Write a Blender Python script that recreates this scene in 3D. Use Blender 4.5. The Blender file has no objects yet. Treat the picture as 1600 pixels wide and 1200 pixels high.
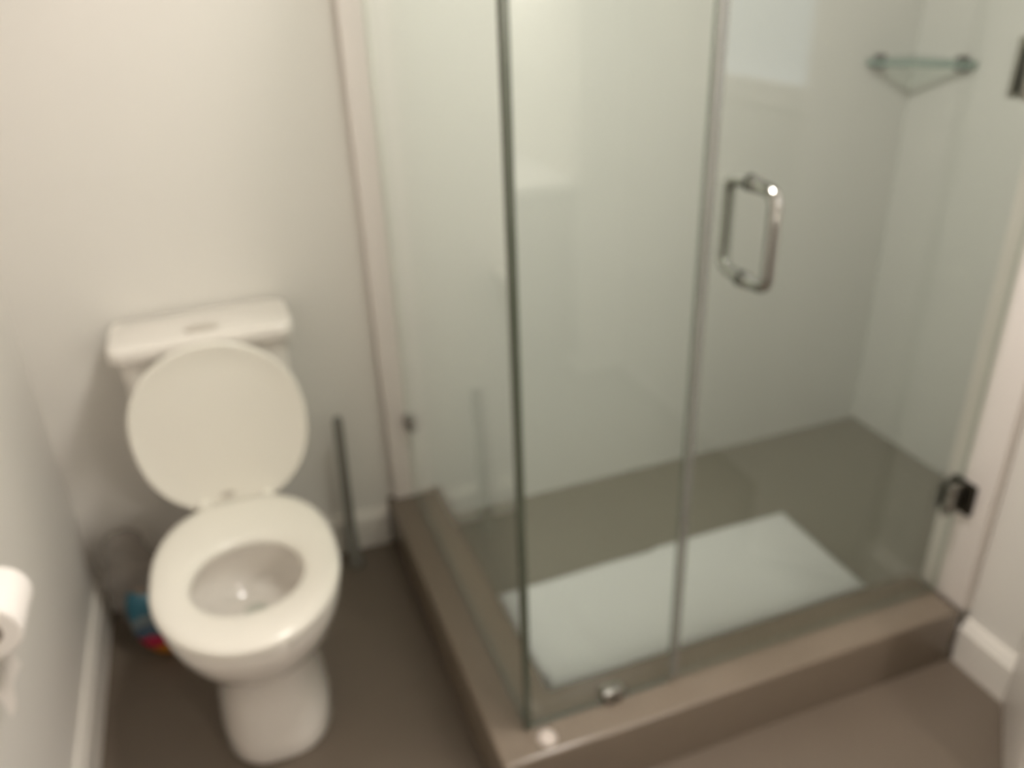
import bpy, bmesh, math, random
from mathutils import Vector, Matrix, noise
random.seed(4)
S = bpy.context.scene
COL = S.collection

# ---------------------------------------------------------------- camera
yaw, pitch, roll = math.radians(-19.6993), math.radians(27.1311), math.radians(-2.1451)
fw = Vector((-math.sin(yaw)*math.cos(pitch), math.cos(yaw)*math.cos(pitch), -math.sin(pitch)))
rt = Vector((math.cos(yaw), math.sin(yaw), 0)); up = rt.cross(fw)
r2 = rt*math.cos(roll) + up*math.sin(roll); u2 = -rt*math.sin(roll) + up*math.cos(roll)
cd = bpy.data.cameras.new('camera'); cam = bpy.data.objects.new('camera', cd); COL.objects.link(cam)
M = Matrix((r2, u2, -fw)).transposed().to_4x4(); M.translation = Vector((.4686, -2.0104, 1.5261))
cam.matrix_world = M
cd.sensor_width = 36; cd.lens = 36*1292.12/1600; cd.clip_start = .05
cd.dof.use_dof = True; cd.dof.focus_distance = .36; cd.dof.aperture_fstop = 5.2
S.camera = cam

# ---------------------------------------------------------------- world, lights, exposure
w = bpy.data.worlds.new('world'); S.world = w; w.use_nodes = True
w.node_tree.nodes['Background'].inputs[0].default_value = (.9, .95, 1, 1)
w.node_tree.nodes['Background'].inputs[1].default_value = .3
S.view_settings.view_transform = 'Standard'; S.view_settings.look = 'None'
S.view_settings.gamma = 1; S.view_settings.exposure = 0; S.view_settings.use_curve_mapping = False
def area(name, loc, aim, sx, sy, power, color):
    l = bpy.data.lights.new(name, 'AREA'); l.shape = 'RECTANGLE'; l.size = sx; l.size_y = sy
    l.energy = power; l.color = color
    o = bpy.data.objects.new(name, l); COL.objects.link(o); o.location = loc
    o.rotation_euler = (Vector(aim)-Vector(loc)).to_track_quat('-Z', 'Y').to_euler(); return o
CEIL = (1.08, -1.03, 2.36); VAN = (1.45, -3.02, 1.95)
area('ceiling_lamp_light', CEIL, (CEIL[0], CEIL[1], 0), .26, .26, 29, (1, .94, .885))
area('added_wall_wash_light', (1.62, -3.12, 1.85), (1.62, -3.24, .9), .24, .05, 18, (1, .95, .88))  # unseen lamp added to brighten the wall mirrored above the counter
for dx in (-.3, .1):
    pl_ = bpy.data.lights.new('vanity_bulb_light', 'POINT'); pl_.energy = 2; pl_.color = (1, .94, .87); pl_.shadow_soft_size = .06
    po = bpy.data.objects.new('vanity_bulb_light', pl_); COL.objects.link(po); po.location = (VAN[0]+dx, VAN[1], VAN[2])

# ---------------------------------------------------------------- materials
def mat(name, col, rough=.5, metal=0, bump=0, bscale=30, var=0, vscale=6, spec=.5, coat=0, sub=0):
    m = bpy.data.materials.new(name); m.use_nodes = True
    nt = m.node_tree; b = nt.nodes['Principled BSDF']
    b.inputs['Base Color'].default_value = (*col, 1); b.inputs['Roughness'].default_value = rough
    b.inputs['Metallic'].default_value = metal; b.inputs['Specular IOR Level'].default_value = spec
    b.inputs['Coat Weight'].default_value = coat; b.inputs['Coat Roughness'].default_value = .06
    tc = nt.nodes.new('ShaderNodeTexCoord')
    if var:
        n = nt.nodes.new('ShaderNodeTexNoise'); n.inputs['Scale'].default_value = vscale; n.inputs['Detail'].default_value = 5
        mx = nt.nodes.new('ShaderNodeMix'); mx.data_type = 'RGBA'
        mx.inputs[6].default_value = (*[c*(1-var) for c in col], 1); mx.inputs[7].default_value = (*[min(1, c*(1+var)) for c in col], 1)
        nt.links.new(tc.outputs['Object'], n.inputs['Vector']); nt.links.new(n.outputs[0], mx.inputs[0])
        nt.links.new(mx.outputs[2], b.inputs['Base Color'])
    if bump:
        n2 = nt.nodes.new('ShaderNodeTexNoise'); n2.inputs['Scale'].default_value = bscale; n2.inputs['Detail'].default_value = 3
        bp = nt.nodes.new('ShaderNodeBump'); bp.inputs['Strength'].default_value = bump; bp.inputs['Distance'].default_value = .002
        nt.links.new(tc.outputs['Object'], n2.inputs['Vector']); nt.links.new(n2.outputs[0], bp.inputs['Height'])
        nt.links.new(bp.outputs[0], b.inputs['Normal'])
    return m
def thin(name, tint, solid=0, scol=(.7, .7, .7), f0=.04):
    """thin clear sheet: tinted see-through plus Schlick mirror reflection on each face"""
    m = bpy.data.materials.new(name); m.use_nodes = True; nt = m.node_tree; nt.nodes.clear()
    N = nt.nodes.new; L = nt.links.new
    out = N('ShaderNodeOutputMaterial'); tr = N('ShaderNodeBsdfTransparent'); tr.inputs[0].default_value = (*tint, 1)
    gl = N('ShaderNodeBsdfGlossy'); gl.inputs['Roughness'].default_value = .015 if not solid else .15; gl.inputs[0].default_value = (1, 1, 1, 1)
    lw = N('ShaderNodeLayerWeight'); lw.inputs[0].default_value = .5
    p = N('ShaderNodeMath'); p.operation = 'POWER'; p.inputs[1].default_value = 5
    a = N('ShaderNodeMath'); a.operation = 'MULTIPLY_ADD'; a.inputs[1].default_value = 1-f0; a.inputs[2].default_value = f0
    mx = N('ShaderNodeMixShader')
    L(lw.outputs['Facing'], p.inputs[0]); L(p.outputs[0], a.inputs[0]); L(a.outputs[0], mx.inputs[0])
    src = tr.outputs[0]
    if solid:
        df = N('ShaderNodeBsdfDiffuse'); df.inputs[0].default_value = (*scol, 1)
        m2 = N('ShaderNodeMixShader'); m2.inputs[0].default_value = solid
        L(tr.outputs[0], m2.inputs[1]); L(df.outputs[0], m2.inputs[2]); src = m2.outputs[0]
    L(src, mx.inputs[1]); L(gl.outputs[0], mx.inputs[2]); L(mx.outputs[0], out.inputs[0])
    return m
MT = dict(
    paint=mat('wall_paint', (.75, .72, .67), .55, bump=.12, bscale=180),
    ceil=mat('ceiling_paint', (.82, .80, .77), .8),
    panel=mat('shower_wall_panel', (.635, .635, .595), .35, var=.01),
    trim=mat('white_trim', (.87, .81, .77), .3),
    base=mat('baseboard_paint', (.76, .72, .66), .4),
    floor=mat('taupe_floor', (.138, .108, .080), .45, bump=.15, bscale=60, var=.06, vscale=9),
    pan=mat('shower_floor_tile', (.205, .19, .150), .5, bump=.15, bscale=60, var=.04, vscale=9),
    curb=mat('taupe_stone', (.190, .152, .115), .25, bump=.08, bscale=90, var=.05, vscale=14),
    china=mat('white_china', (.82, .77, .71), .12, coat=.8),
    seat=mat('seat_plastic', (.84, .80, .72), .22),
    glass=thin('clear_glass', (.950, .975, .958)),
    paleedge=thin('pale_glass_edge', (.84, .90, .86), .12, (.40, .46, .40)),
    edge=mat('green_glass_edge', (.10, .115, .085), .2),
    seal=thin('frosted_seal', (.80, .80, .77), .42, (.40, .40, .38)),
    shelf=thin('green_shelf_glass', (.90, .95, .92), .05, (.25, .38, .32)),
    chrome=mat('chrome', (.46, .46, .44), .05, metal=1),
    dullchrome=mat('dull_chrome', (.33, .32, .29), .35, metal=1),
    dark=mat('dark_metal', (.05, .045, .035), .25, metal=.8),
    towel=mat('white_towel', (.64, .64, .62), .9, bump=.9, bscale=260),
    paper=mat('toilet_paper', (.92, .87, .82), .9, bump=.3, bscale=120),
    core=mat('cardboard', (.36, .30, .24), .8),
    pole=mat('grey_plastic', (.20, .19, .165), .4),
    button=mat('flush_button_grey', (.55, .50, .44), .3),
    plastic=thin('crinkled_clear_plastic', (.90, .88, .86), .25, (.50, .46, .43)),
    wood=mat('dark_vanity_wood', (.16, .13, .11), .5, var=.2, vscale=3),
    counter=mat('white_counter', (.88, .86, .82), .2),
    water=thin('water', (.93, .95, .94)),
)

# ---------------------------------------------------------------- mesh helpers
def obj(name, bm, m, parent=None, smooth=True, angle=35):
    bmesh.ops.recalc_face_normals(bm, faces=bm.faces)
    me = bpy.data.meshes.new(name); bm.to_mesh(me); bm.free()
    for k in (m if isinstance(m, (list, tuple)) else [m]): me.materials.append(MT[k])
    o = bpy.data.objects.new(name, me); COL.objects.link(o)
    if parent: o.parent = parent; o.matrix_parent_inverse = parent.matrix_world.inverted()
    if smooth:
        me.shade_smooth()
        me.set_sharp_from_angle(angle=math.radians(angle))
    return o
def box(bm, a, b, bev=0, seg=2):
    r = bmesh.ops.create_cube(bm, size=1); vs = r['verts']
    for v in vs: v.co = Vector([(a[i]+b[i])/2 + v.co[i]*(b[i]-a[i]) for i in range(3)])
    if bev:
        es = list({e for v in vs for e in v.link_edges})
        bmesh.ops.bevel(bm, geom=es, offset=bev, segments=seg, affect='EDGES', profile=.5)
def bx(a, b, bev=0, seg=2):
    bm = bmesh.new(); box(bm, a, b, bev, seg); return bm
def tube(pts, r, n=16, bm=None, caps=True):
    bm = bm or bmesh.new(); pts = [Vector(p) for p in pts]; rings = []
    rs = r if isinstance(r, (list, tuple)) else [r]*len(pts)
    ref = None
    for i, p in enumerate(pts):
        t = (pts[min(i+1, len(pts)-1)]-pts[max(i-1, 0)]).normalized()
        if ref is None: ref = t.orthogonal().normalized()
        ref = (ref - t*ref.dot(t)).normalized(); s = t.cross(ref)
        rings.append([bm.verts.new(p+rs[i]*(math.cos(2*math.pi*k/n)*ref+math.sin(2*math.pi*k/n)*s)) for k in range(n)])
    for a, b in zip(rings, rings[1:]):
        for k in range(n): bm.faces.new((a[k], a[(k+1) % n], b[(k+1) % n], b[k]))
    if caps: bm.faces.new(rings[0]); bm.faces.new(rings[-1][::-1])
    return bm
def fillet(pts, rad, n=6):
    out = [Vector(pts[0])]
    for i in range(1, len(pts)-1):
        p = Vector(pts[i]); a = (Vector(pts[i-1])-p).normalized(); b = (Vector(pts[i+1])-p).normalized()
        for k in range(n+1):
            t = k/n; out.append((1-t)**2*(p+a*rad)+2*t*(1-t)*p+t*t*(p+b*rad))
    out.append(Vector(pts[-1])); return out
def loft(rings, closed=False, cap0=True, cap1=True, bm=None):
    bm = bm or bmesh.new(); R = [[bm.verts.new(p) for p in r] for r in rings]; n = len(R[0])
    pr = list(zip(R, R[1:])) + ([(R[-1], R[0])] if closed else [])
    for a, b in pr:
        for k in range(n): bm.faces.new((a[k], a[(k+1) % n], b[(k+1) % n], b[k]))
    if not closed:
        if cap0: bm.faces.new(R[0])
        if cap1: bm.faces.new(R[-1])
    return bm
def egg(cx, z, hw, yf, yb, ym, nf=2., nb=2., n=56):
    """closed ring; front (towards camera, -y) at yf, back at yb, widest at ym"""
    o = []
    for k in range(n):
        t = 2*math.pi*k/n; c, s = math.cos(t), math.sin(t); e = nf if s < 0 else nb
        x = hw*math.copysign(abs(c)**(2/e), c); L = (ym-yf) if s < 0 else (yb-ym)
        o.append(Vector((cx+x, ym+L*math.copysign(abs(s)**(2/e), s), z)))
    return o
def struct(o): o['kind'] = 'structure'; return o
def tag(o, label, cat, group=None):
    o['label'] = label; o['category'] = cat
    if group: o['group'] = group
    return o
def empty(name, loc, label, cat):
    o = bpy.data.objects.new(name, None); COL.objects.link(o); o.location = loc; o.empty_display_size = .1
    bpy.context.view_layer.update(); return tag(o, label, cat)

# ---------------------------------------------------------------- room shell
XW, XR, XN, XG, DG, HC, HS, CH = 0, 2.48, 1.945, .867, -.915, .150, .028, 2.4
BACK = -3.25
struct(obj('floor', bx((-.12, BACK-.12, -.1), (2.6, .12, 0)), 'floor'))
struct(obj('ceiling', bx((-.12, BACK-.12, CH), (2.6, .12, CH+.1)), 'ceil'))
struct(obj('wall_left', bx((-.12, BACK-.12, 0), (0, .12, CH)), 'paint'))
struct(obj('wall_back', bx((0, 0, 0), (.85, .12, CH)), 'paint'))
struct(obj('wall_shower_back', bx((.85, 0, 0), (XR, .12, CH)), 'panel'))
struct(obj('wall_shower_right', bx((XR, -.99, 0), (2.6, .12, CH)), 'panel'))
bm = bmesh.new(); box(bm, (XN, -1.10, 0), (XR, -.868, CH))
struct(obj('wall_shower_stub', bm, 'paint'))
bm = bmesh.new(); WY0, WY1, WZ0, WZ1 = -2.06, -1.44, 1.20, 1.98
box(bm, (XN, WY1, 0), (2.06, -1.10, CH)); box(bm, (XN, BACK, 0), (2.06, WY0, CH))
box(bm, (XN, WY0, 0), (2.06, WY1, WZ0)); box(bm, (XN, WY0, WZ1), (2.06, WY1, CH))
struct(obj('wall_right', bm, 'paint'))
struct(obj('wall_front', bx((-.12, BACK-.12, 0), (2.06, BACK, CH)), 'paint'))
struct(obj('wall_corner', bx((1.76, BACK, 0), (XN, -2.6, CH)), 'paint'))
# frosted window seen only as the cool patch mirrored in the shower door
win = bmesh.new()
for a, b in (((XN-.012, WY0-.05, WZ0-.05), (2.0, WY0+.015, WZ1+.05)), ((XN-.012, WY1-.015, WZ0-.05), (2.0, WY1+.05, WZ1+.05)),
             ((XN-.012, WY0+.015, WZ0-.05), (2.0, WY1-.015, WZ0+.012)), ((XN-.012, WY0+.015, WZ1-.012), (2.0, WY1-.015, WZ1+.05))): box(win, a, b, .003, 1)
wf = struct(obj('window_1', win, 'trim'))
mw = bpy.data.materials.new('frosted_daylight'); mw.use_nodes = True
b = mw.node_tree.nodes['Principled BSDF']; b.inputs['Base Color'].default_value = (.8, .85, .9, 1)
b.inputs['Emission Color'].default_value = (.80, .90, 1, 1); b.inputs['Emission Strength'].default_value = .95
MT['frost'] = mw
obj('pane', bx((1.975, WY0, WZ0), (1.99, WY1, WZ1)), 'frost', wf)
# baseboards: chamfered top
def baseboard(name, p, q, nrm, h=.12, t=.017):
    p, q, nrm = Vector(p), Vector(q), Vector(nrm)
    prof = [(0, 0), (t, 0), (t, h-.022), (t*.55, h-.008), (t*.45, h), (0, h)]
    return struct(obj(name, loft([[e+nrm*a+Vector((0, 0, z)) for a, z in prof] for e in (p, q)]), 'base', angle=20))
baseboard('baseboard_left', (0, BACK, 0), (0, 0, 0), (1, 0, 0))
baseboard('baseboard_back', (.015, 0, 0), (.785, 0, 0), (0, -1, 0))
baseboard('baseboard_right', (XN, -1.165, 0), (XN, -.995, 0), (-1, 0, 0), t=.022)
# shower floor
struct(obj('floor_shower', bx((.94, -.86, 0), (XR, 0, HS)), 'pan'))
# vertical jamb strips the glass is fixed to
struct(obj('trim_1', bx((.806, -.032, HC), (.880, 0, CH), .004), 'trim'))
struct(obj('trim_2', bx((1.918, -.992, HC), (XN, -.868, CH), .004), 'trim'))
# narrow open leaf at the right edge
bm = bmesh.new(); box(bm, (0, -.034, .008), (.30, 0, 2.03), .003)
d = obj('door_1', bm, 'trim'); d.matrix_world = Matrix.Translation((1.945, -1.163, 0)) @ Matrix.Rotation(math.radians(-138), 4, 'Z'); struct(d)

# ---------------------------------------------------------------- shower curb (L shape)
pl = [(.790, 0), (.945, 0), (.945, -.838), (1.917, -.838), (1.917, -.990), (.790, -.990)]
bm = bmesh.new(); vb = [bm.verts.new((x, y, 0)) for x, y in pl]; f = bm.faces.new(vb)
r = bmesh.ops.extrude_face_region(bm, geom=[f])
for v in r['geom']:
    if isinstance(v, bmesh.types.BMVert): v.co.z = HC
es = [e for e in bm.edges if all(v.co.z > HC-.01 for v in e.verts) or (abs(e.verts[0].co.z-e.verts[1].co.z) > .1 and e.verts[0].co.x < .8 and e.verts[0].co.y < -.9)]
bmesh.ops.bevel(bm, geom=es, offset=.010, segments=4, affect='EDGES', profile=.5)
tag(obj('shower_curb', bm, 'curb'), 'taupe stone curb with rounded edges running in an L under the shower glass', 'curb')

# ---------------------------------------------------------------- glass enclosure
def pane(name, a, b, parent, thick_axis):
    bm = bx(a, b)
    for f in bm.faces:
        n = f.normal
        f.material_index = 0 if abs(n[thick_axis]) > .5 else 1
    o = obj(name, bm, ['glass', 'paleedge'], parent, smooth=False); return o
GT = .010; GZ0, GZ1 = HC+.004, 2.02
side = empty('side_glass_panel', (XG, -.45, HC+.002), 'clear fixed glass panel of shower beside the toilet, seen nearly edge on', 'glass panel')
pane('glass', (XG-GT/2, DG+GT/2+.002, GZ0), (XG+GT/2, -.033, GZ1), side, 0)
obj('bottom_seal', bx((XG-.004, DG+GT/2+.002, HC), (XG+.004, -.033, GZ0)), 'seal', side)
def clamp(parent, c, sx, sy, sz, m='chrome'):
    bm = bx([c[0]-sx/2, c[1]-sy/2, c[2]-sz/2], [c[0]+sx/2, c[1]+sy/2, c[2]+sz/2], .003)
    o = obj('clamp', bm, m, parent)
    s = obj('screw', tube([(c[0]-sx/2-.002, c[1], c[2]), (c[0]-sx/2+.003, c[1], c[2])] if sx < sy else [(c[0], c[1]-sy/2-.002, c[2]), (c[0], c[1]-sy/2+.003, c[2])], .006), 'dark', o)
clamp(side, (XG, -.052, .405), .024, .036, .042)
front = empty('front_glass_panel', (1.03, DG, HC), 'clear fixed glass panel of shower between the corner and the door', 'glass panel')
pane('glass', (XG+GT/2+.0025, DG-GT/2, GZ0), (1.1875, DG+GT/2, GZ1), front, 1)
obj('corner_seal', bx((XG-GT/2-.002, DG-GT/2-.003, HC+.0005), (XG+GT/2+.002, DG+GT/2+.001, GZ1), .002), 'edge', front)
obj('bottom_seal', bx((XG+.008, DG-.004, HC), (1.1875, DG+.004, GZ0)), 'seal', front)
clamp(front, (1.055, DG, .168), .044, .024, .034, 'dullchrome')
MT['glint'] = mat('whitish_glint', (.56, .49, .44), .3)
obj('curb_glint', loft([egg(.893, z, .020-e, -.954-.020+e, -.954+.022-e, -.954, n=24) for z, e in ((HC-.0005, 0), (HC+.004, .001), (HC+.008, .005), (HC+.010, .011))]), 'glint', front)  # highlight on the curb corner, modelled as a pale raised dab
door = empty('shower_door', (1.55, DG, HC+.008), 'frameless glass shower door with chrome handle, hinged on the right jamb', 'shower door')
pane('glass', (1.2063, DG-GT/2, HC+.012), (1.908, DG+GT/2, GZ1), door, 1)
obj('edge_seal', bx((1.1882, DG-.0065, HC+.012), (1.2058, DG+.0065, GZ1), .001), 'seal', door)
# back-to-back D handle
hx, z0, z1 = 1.278, 1.038, 1.199; off = .062
h = obj('handle', tube(fillet([(hx, DG-.006, z1), (hx, DG-off, z1-.004), (hx, DG-off, z0+.004), (hx, DG-.006, z0)], .022), .0112, 20), 'chrome', door)
tube_in = obj('handle', tube(fillet([(hx, DG+.006, z1), (hx, DG+off, z1-.004), (hx, DG+off, z0+.004), (hx, DG+.006, z0)], .022), .0112, 20), 'chrome', door)
for hh, sgn in ((h, -1), (tube_in, 1)):
    for z in (z0, z1):
        obj('washer', tube([(hx, DG+sgn*.005, z), (hx, DG+sgn*.010, z)], .0145, 20), 'chrome', hh)
def hinge(z, parent, xl=1.860, hh=.038):
    hg = obj('hinge', bx((xl, DG-.018, z-hh), (1.903, DG-.0055, z+hh), .003), 'dullchrome', parent)
    obj('hinge_plate', bx((xl, DG+.0055, z-hh), (1.903, DG+.018, z+hh), .003), 'dullchrome', hg)
    obj('pivot', tube([(1.9035, DG, z-.030), (1.9035, DG, z+.030)], .011, 16), 'dark', hg)
    obj('wall_plate', bx((1.905, DG-.040, z-hh), (1.9178, DG+.022, z+hh), .003), 'dark', hg)
    for dz in (-.022, .022):
        obj('screw', tube([((xl+1.885)/2-.004, DG-.0195, z+dz), ((xl+1.885)/2-.004, DG-.017, z+dz)], .006), 'dark', hg)
hinge(.432, door); hinge(1.333, door, 1.80, .05)

# ---------------------------------------------------------------- towel on the shower floor
def towel():
    x0, x1, y0, y1 = .977, 1.886, -.752, -.402
    root = empty('folded_towel', ((x0+x1)/2, (y0+y1)/2, HS), 'folded white towel laid flat on the shower floor', 'towel')
    for lay, (za, zb, ins) in enumerate(((HS, HS+.010, 0), (HS+.0102, HS+.020, .004))):
        nx, ny = 70, 30; bm = bmesh.new(); top = {}; bot = {}
        for i in range(nx+1):
            for j in range(ny+1):
                u, v = i/nx, j/ny
                x = x0+ins+(x1-x0-2*ins)*u; y = y0+ins+(y1-y0-2*ins)*v
                wob = noise.noise(Vector((x*4, y*4, 3)))*.004
                if i in (0, nx): x += wob
                if j == ny: y += -.012*(1-u)*0 + .010*math.sin(u*math.pi)*.6 + wob + (.008 if u > .52 else 0)
                if j == 0: y += wob
                if i == 0 and v < .25: x += .018*(1-v/.25)**2
                ed = min(min(u, 1-u)*(x1-x0), min(v, 1-v)*(y1-y0)); rd = min(1, ed/.008)
                hz = (zb-za)*(.35+.65*math.sqrt(1-(1-rd)**2)) + (noise.noise(Vector((x*5, y*7, lay)))*.0016+.001*math.exp(-((x-1.43)/.012)**2)) * (lay)
                top[i, j] = bm.verts.new((x, y, za+hz)); bot[i, j] = bm.verts.new((x, y, za))
        for i in range(nx):
            for j in range(ny):
                bm.faces.new((top[i, j], top[i+1, j], top[i+1, j+1], top[i, j+1]))
                bm.faces.new((bot[i, j], bot[i, j+1], bot[i+1, j+1], bot[i+1, j]))
        for i in range(nx):
            bm.faces.new((bot[i, 0], bot[i+1, 0], top[i+1, 0], top[i, 0])); bm.faces.new((top[i, ny], top[i+1, ny], bot[i+1, ny], bot[i, ny]))
        for j in range(ny):
            bm.faces.new((top[0, j], top[0, j+1], bot[0, j+1], bot[0, j])); bm.faces.new((bot[nx, j], bot[nx, j+1], top[nx, j+1], top[nx, j]))
        obj('fold_layer', bm, 'towel', root, angle=70)
towel()

# ---------------------------------------------------------------- corner glass shelf
sh = empty('corner_shelf', (XR-.09, -.09, 1.235), 'green glass corner shelf high on the shower walls', 'shelf')
R0 = .178; pts = [(XR-.001, -.001)]
prof = [(XR-.001-R0, -.001), (XR-.001-R0, -.022)]
for k in range(9):
    t = k/8; a = Vector((XR-R0, -.022)); b2 = Vector((XR-.022, -R0-.045)); m_ = (a+b2)/2+Vector((.012, .012))
    q = (1-t)**2*a+2*t*(1-t)*m_+t*t*b2; prof.append((q.x, q.y))
prof += [(XR-.001, -R0-.045)]
ring = [(XR-.001, -.001)]+prof
bm = loft([[Vector((x, y, z)) for x, y in ring] for z in (1.224, 1.241)])
for f in bm.faces: f.material_index = 0 if abs(f.normal.z) > .5 or len(f.verts) > 4 else 1
MT['shelfedge'] = mat('shelf_edge', (.17, .25, .21), .2)
obj('glass', bm, ['shelf', 'shelfedge'], sh, smooth=False)
for a, b in (((2.325, -.026, 1.214), (2.352, -.0005, 1.252)), ((XR-.026, -.195, 1.214), (XR-.0005, -.168, 1.252))):
    obj('bracket', bx(a, b, .004), 'dark', sh)

# ---------------------------------------------------------------- toilet
TX = .395
toilet = empty('toilet', (TX, -.4, 0), 'white two-piece toilet with its lid raised, standing by the back wall', 'toilet')
rings = [egg(TX, z, hw, yf, yb, ym, nf, nb) for z, hw, yf, yb, ym, nf, nb in (
    (0, .117, -.672, -.05, -.42, 3.2, 4), (.012, .127, -.676, -.045, -.42, 3.2, 4), (.05, .124, -.670, -.045, -.42, 3.0, 4), (.13, .116, -.655, -.045, -.42, 2.9, 4),
    (.20, .112, -.650, -.045, -.42, 2.6, 4), (.235, .122, -.668, -.045, -.43, 2.4, 3.5), (.265, .145, -.705, -.045, -.46, 2.2, 3.),
    (.295, .166, -.738, -.19, -.48, 2.15, 1.9), (.33, .180, -.760, -.19, -.50, 2.1, 1.9), (.365, .187, -.772, -.19, -.51, 2.1, 1.9),
    (.385, .188, -.775, -.19, -.51, 2.1, 1.9), (.397, .184, -.771, -.19, -.51, 2.1, 1.9), (.401, .175, -.762, -.19, -.51, 2.1, 1.9),
    (.401, .135, -.715, -.42, -.55, 2.1, 2.1), (.396, .126, -.702, -.432, -.555, 2.1, 2.1), *[(.385-.115*math.sin(a), .128*math.cos(a)**.9+.004, -.545-.158*math.cos(a)**.9+.05*math.sin(a), -.545+.112*math.cos(a)**.9+.06*math.sin(a), -.545+.055*math.sin(a), 2.0, 2.1) for a in (.12, .35, .6, .85, 1.1, 1.3, 1.45, 1.54)])]
obj('bowl', loft(rings), 'china', toilet, angle=60)
obj('deck', bx((TX-.10, -.30, .22), (TX+.10, -.035, .4015), .02, 3), 'china', toilet)
obj('water', loft([egg(TX, z, .024, -.510, -.470, -.49) for z in (.2735, .2740)]), 'water', toilet)
# seat ring (closed loft around its cross-section)
so = dict(hw=.190, yf=-.785, yb=-.268, ym=-.54); si = dict(hw=.112, yf=-.674, yb=-.440, ym=-.565)
def mixr(t, z, o=0):
    a = egg(TX, z, so['hw']-o, so['yf']+o, so['yb']-o, so['ym'], 2.05, 2.55); b = egg(TX, z, si['hw']+o, si['yf']-o, si['yb']+o, si['ym'], 2.05, 2.05)
    return [p.lerp(q, t) for p, q in zip(a, b)]
obj('seat', loft([mixr(0, .405, .003), mixr(0, .412), mixr(0, .420), mixr(.05, .427), mixr(.2, .4305), mixr(.5, .431), mixr(.8, .428), mixr(.93, .424), mixr(1, .417), mixr(1, .408), mixr(.95, .4035), mixr(.5, .403)], closed=True), 'seat', toilet, angle=60)
# raised lid leaning on the tank
lid_b, lid_t = Vector((TX, -.258, .395)), Vector((TX, -.220, .805))
def lidring(off, ins):
    ax = (lid_t-lid_b); L = ax.length; ax.normalize(); nr = Vector((0, -1, 0)); nr = (nr-ax*nr.dot(ax)).normalized()
    o = []
    for p in egg(0, 0, .192-ins, -(L/2-ins)+.0, (L/2-ins), .01, 2.25, 2.1):
        hwf = 1.0
        o.append(lid_b+ax*(L/2+p.y)+Vector((p.x*hwf, 0, 0))+nr*off)
    return o
lid = obj('lid', loft([lidring(-.002, .012), lidring(0, .003), lidring(.004, 0), lidring(.010, 0), lidring(.0135, .004), lidring(.0135, .008), lidring(.0115, .013), lidring(.0115, .06)]), 'seat', toilet, angle=60)
ax = (lid_t-lid_b).normalized()
c = lid_b+ax*.045+Vector((-.016, -.0125, 0))
def decal(c, rx, rz, th=.002):
    return loft([[c+Vector((rx*math.cos(2*math.pi*k/20), -t, rz*math.sin(2*math.pi*k/20))) for k in range(20)] for t in (0, th)])
obj('bumper', decal(c+Vector((0, .002, 0)), .016, .007, .004), 'button', lid)
for sx in (-.07, .07):
    hp = obj('hinge', bx((TX+sx-.015, -.285, .402), (TX+sx+.015, -.250, .434), .008, 3), 'seat', toilet)
# tank
tk = bmesh.new()
def rrect(z, x0, x1, y0, y1, r, n=6):
    o = []
    for cx_, cy_, a0 in ((x1-r, y1-r, 0), (x0+r, y1-r, 90), (x0+r, y0+r, 180), (x1-r, y0+r, 270)):
        for k in range(n+1):
            a = math.radians(a0+90*k/n); o.append(Vector((cx_+r*math.cos(a), cy_+r*math.sin(a), z)))
    return o
def tkr(z, e, fy): return rrect(z, TX-.185+e, TX+.185-e, fy, -.018, .035)
obj('tank', loft([tkr(.402, .045, -.160), tkr(.42, .032, -.170), tkr(.48, .020, -.178), tkr(.62, .008, -.184), tkr(.771, 0, -.188)]), 'china', toilet)
def tl(z, e): return rrect(z, TX-.200+e, TX+.200-e, -.203+e, -.010-e, .03)
tlid = obj('tank_lid', loft([tl(.7715, .004), tl(.776, 0), tl(.800, 0), tl(.808, .003), tl(.811, .010)]), 'china', toilet, angle=50)
btn = obj('flush_button', loft([egg(.397, z, .036-e, -.168+e, -.128-e, -.148, 2.6, 2.6) for z, e in ((.8105, 0), (.8135, 0), (.8145, .002))]), 'button', tlid)
# floor bolt caps
for sx in (-1, 1):
    obj('bolt_cap', loft([egg(TX+sx*.126, z, r, -.33-r, -.33+r, -.33, n=20) for z, r in ((0, .014), (.012, .013), (.018, .008))]), 'china', toilet)

# ---------------------------------------------------------------- toilet brush
tb = empty('toilet_brush', (.664, -.078, 0), 'slim dark grey toilet brush standing between the toilet and the curb', 'toilet brush')
obj('holder', loft([egg(.664, z, r, -.078-r, -.078+r, -.078, n=24) for z, r in ((0, .024), (.006, .025), (.03, .020), (.13, .0165), (.135, .013))]), 'pole', tb)
obj('handle', tube([(.664+.024*(z-.1), -.078, z) for z in (.10, .2, .35, .44, .475, .481)], [.0155, .0145, .0135, .013, .0125, .007], 16), 'pole', tb)

# ---------------------------------------------------------------- paper roll on the left wall
ph = empty('toilet_paper_holder', (0, -.88, .711), 'chrome toilet paper arm fixed to the left wall', 'paper holder')
obj('arm', tube(fillet([(.006, -.80, .715), (.062, -.80, .715), (.062, -.925, .715)], .02), .007), 'chrome', ph)
obj('rosette', tube([(0.0005, -.80, .715), (.008, -.80, .715)], .024, 24), 'chrome', ph)
pr_ = empty('toilet_paper_roll', (.076, -.88, .70), 'white toilet paper roll with a hanging sheet at the left edge', 'paper roll')
def annulus(y0, y1, ro, ri, c=(.062, .712), n=40):
    rr = []
    for y, r in ((y0, ri), (y0, ro-.004), (y0+.003, ro), (y1-.003, ro), (y1, ro-.004), (y1, ri)):
        rr.append([Vector((c[0]+r*math.cos(2*math.pi*k/n), y, c[1]+r*math.sin(2*math.pi*k/n))) for k in range(n)])
    return loft(rr, closed=True)
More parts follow.
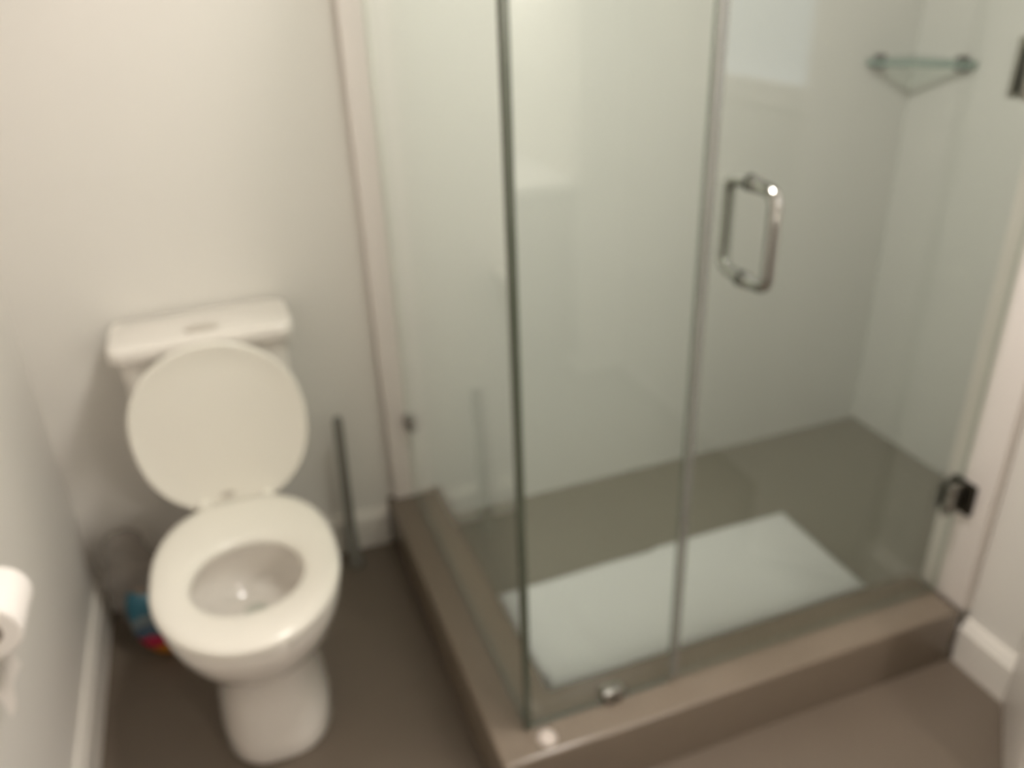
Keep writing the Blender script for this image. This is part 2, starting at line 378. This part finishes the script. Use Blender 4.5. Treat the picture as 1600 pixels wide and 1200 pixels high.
obj('paper', annulus(-.932, -.832, .046, .021), 'paper', pr_)
obj('core', annulus(-.931, -.833, .0208, .0165), 'core', pr_)
bm = bmesh.new(); R = []
for i, (x, z) in enumerate([(.0155, .72), (.0160, .70), (.024, .67), (.034, .64), (.043, .61), (.049, .58), (.051, .555)]):
    R.append([bm.verts.new((x+.004*math.sin(j*.9), -.931+.098*j/8, z+(.012*(j/8) if i == 6 else 0))) for j in range(9)])
for a, b in zip(R, R[1:]):
    for j in range(8): bm.faces.new((a[j], a[j+1], b[j+1], b[j]))
bmesh.ops.solidify(bm, geom=bm.faces[:], thickness=.0008)
obj('hanging_sheet', bm, 'paper', pr_)

# ---------------------------------------------------------------- plastic bag and printed packet left of the toilet
def pillow(cx, cy, z0, z1, hx_, hy, amp, seed, sag=0, n=36, m=18, lean=0, leanx=0):
    rr = []
    for i in range(m+1):
        t = i/m; z = z0+(z1-z0)*t; k = (math.sin(math.pi*min(1, t*1.0)*.94+.1))**.45 if 0 < t < 1 else .25
        ring = []
        for j in range(n):
            a = 2*math.pi*j/n; cxx = math.copysign(abs(math.cos(a))**.6, math.cos(a)); sy = math.copysign(abs(math.sin(a))**.6, math.sin(a))
            p = Vector((cx+hx_*k*cxx+leanx*t, cy+hy*k*sy+lean*t, z))
            q = noise.noise(p*24+Vector((seed, 0, 0)))*amp+noise.noise(p*60+Vector((0, seed, 0)))*amp*.5
            p += Vector((math.cos(a), math.sin(a), 0))*q; p.x = max(.022, p.x); p.y = min(-.02, p.y); ring.append(p)
        rr.append(ring)
    return loft(rr)
bag = obj('plastic_bag', pillow(.105, -.105, .001, .30, .062, .048, .016, 3), 'plastic', None, angle=60)
tag(bag, 'crumpled clear plastic bag in the corner behind the toilet', 'plastic bag')
mp = bpy.data.materials.new('printed_packet'); mp.use_nodes = True; nt = mp.node_tree
tc = nt.nodes.new('ShaderNodeTexCoord'); sp = nt.nodes.new('ShaderNodeSeparateXYZ'); cr = nt.nodes.new('ShaderNodeValToRGB')
ns = nt.nodes.new('ShaderNodeTexNoise'); ns.inputs['Scale'].default_value = 18
ma = nt.nodes.new('ShaderNodeMath'); ma.operation = 'MULTIPLY_ADD'; ma.inputs[1].default_value = .05
nt.links.new(tc.outputs['Object'], ns.inputs['Vector']); nt.links.new(tc.outputs['Object'], sp.inputs[0])
nt.links.new(ns.outputs[0], ma.inputs[0]); nt.links.new(sp.outputs[2], ma.inputs[2])
sc_ = nt.nodes.new('ShaderNodeMath'); sc_.operation = 'MULTIPLY'; sc_.inputs[1].default_value = 4.0
nt.links.new(ma.outputs[0], sc_.inputs[0]); nt.links.new(sc_.outputs[0], cr.inputs[0])
cr.color_ramp.interpolation = 'CONSTANT'; E_ = cr.color_ramp.elements
E_[0].position = 0; E_[0].color = (.50, .19, .01, 1); E_[1].position = .24; E_[1].color = (.45, .012, .06, 1)
for p, c_ in ((.37, (.04, .08, .13, 1)), (.47, (.13, .16, .17, 1)), (.57, (.010, .09, .13, 1)), (.74, (.20, .14, .10, 1))):
    e = E_.new(p); e.color = c_
bs = nt.nodes['Principled BSDF']; bs.inputs['Roughness'].default_value = .35; nt.links.new(cr.outputs[0], bs.inputs['Base Color'])
MT['packet'] = mp
pk = obj('printed_packet', pillow(.166, -.235, .001, .165, .050, .036, .006, 9, lean=.06, leanx=-.05), 'packet', None, angle=60)
tag(pk, 'small packet printed teal, red and orange on the floor left of the toilet', 'packet')

# ---------------------------------------------------------------- vanity behind the camera (mirrored in the glass)
va = empty('vanity', (1.1, -2.9, 0), 'dark vanity cabinet with white counter, seen as a reflection in the glass', 'vanity')
cb = obj('cabinet', bx((.45, BACK+.002, .08), (1.745, -2.63, .76), .004), 'wood', va)
for i in range(3):
    dr = obj('cabinet_door', bx((.47+i*.425, -2.63, .12), (.47+i*.425+.41, -2.612, .74), .003), 'wood', cb)
    obj('knob', tube([(.84+i*.425, -2.612, .62), (.84+i*.425, -2.59, .62)], .010), 'chrome', dr)
obj('toe_kick', bx((.47, BACK+.002, 0), (1.73, -2.68, .08)), 'wood', va)
obj('countertop', bx((.43, BACK+.002, .76), (1.755, -2.60, .79), .004), 'counter', va)
# lamps
cl = empty('ceiling_light', (CEIL[0], CEIL[1], CH), 'round white ceiling light above the bathroom floor', 'ceiling light')
obj('rim', loft([egg(CEIL[0], z, r, CEIL[1]-r, CEIL[1]+r, CEIL[1], n=40) for z, r in ((2.3995, .20), (2.372, .20), (2.368, .19), (2.375, .18), (2.39, .18))], cap0=True, cap1=True), 'trim', cl)
vl = empty('vanity_light', (VAN[0], BACK, 2.02), 'horizontal lamp bar above the vanity behind the camera', 'wall light')
obj('bar', bx((VAN[0]-.42, BACK+.001, 1.98), (VAN[0]+.42, BACK+.09, 2.08), .006), 'chrome', vl)
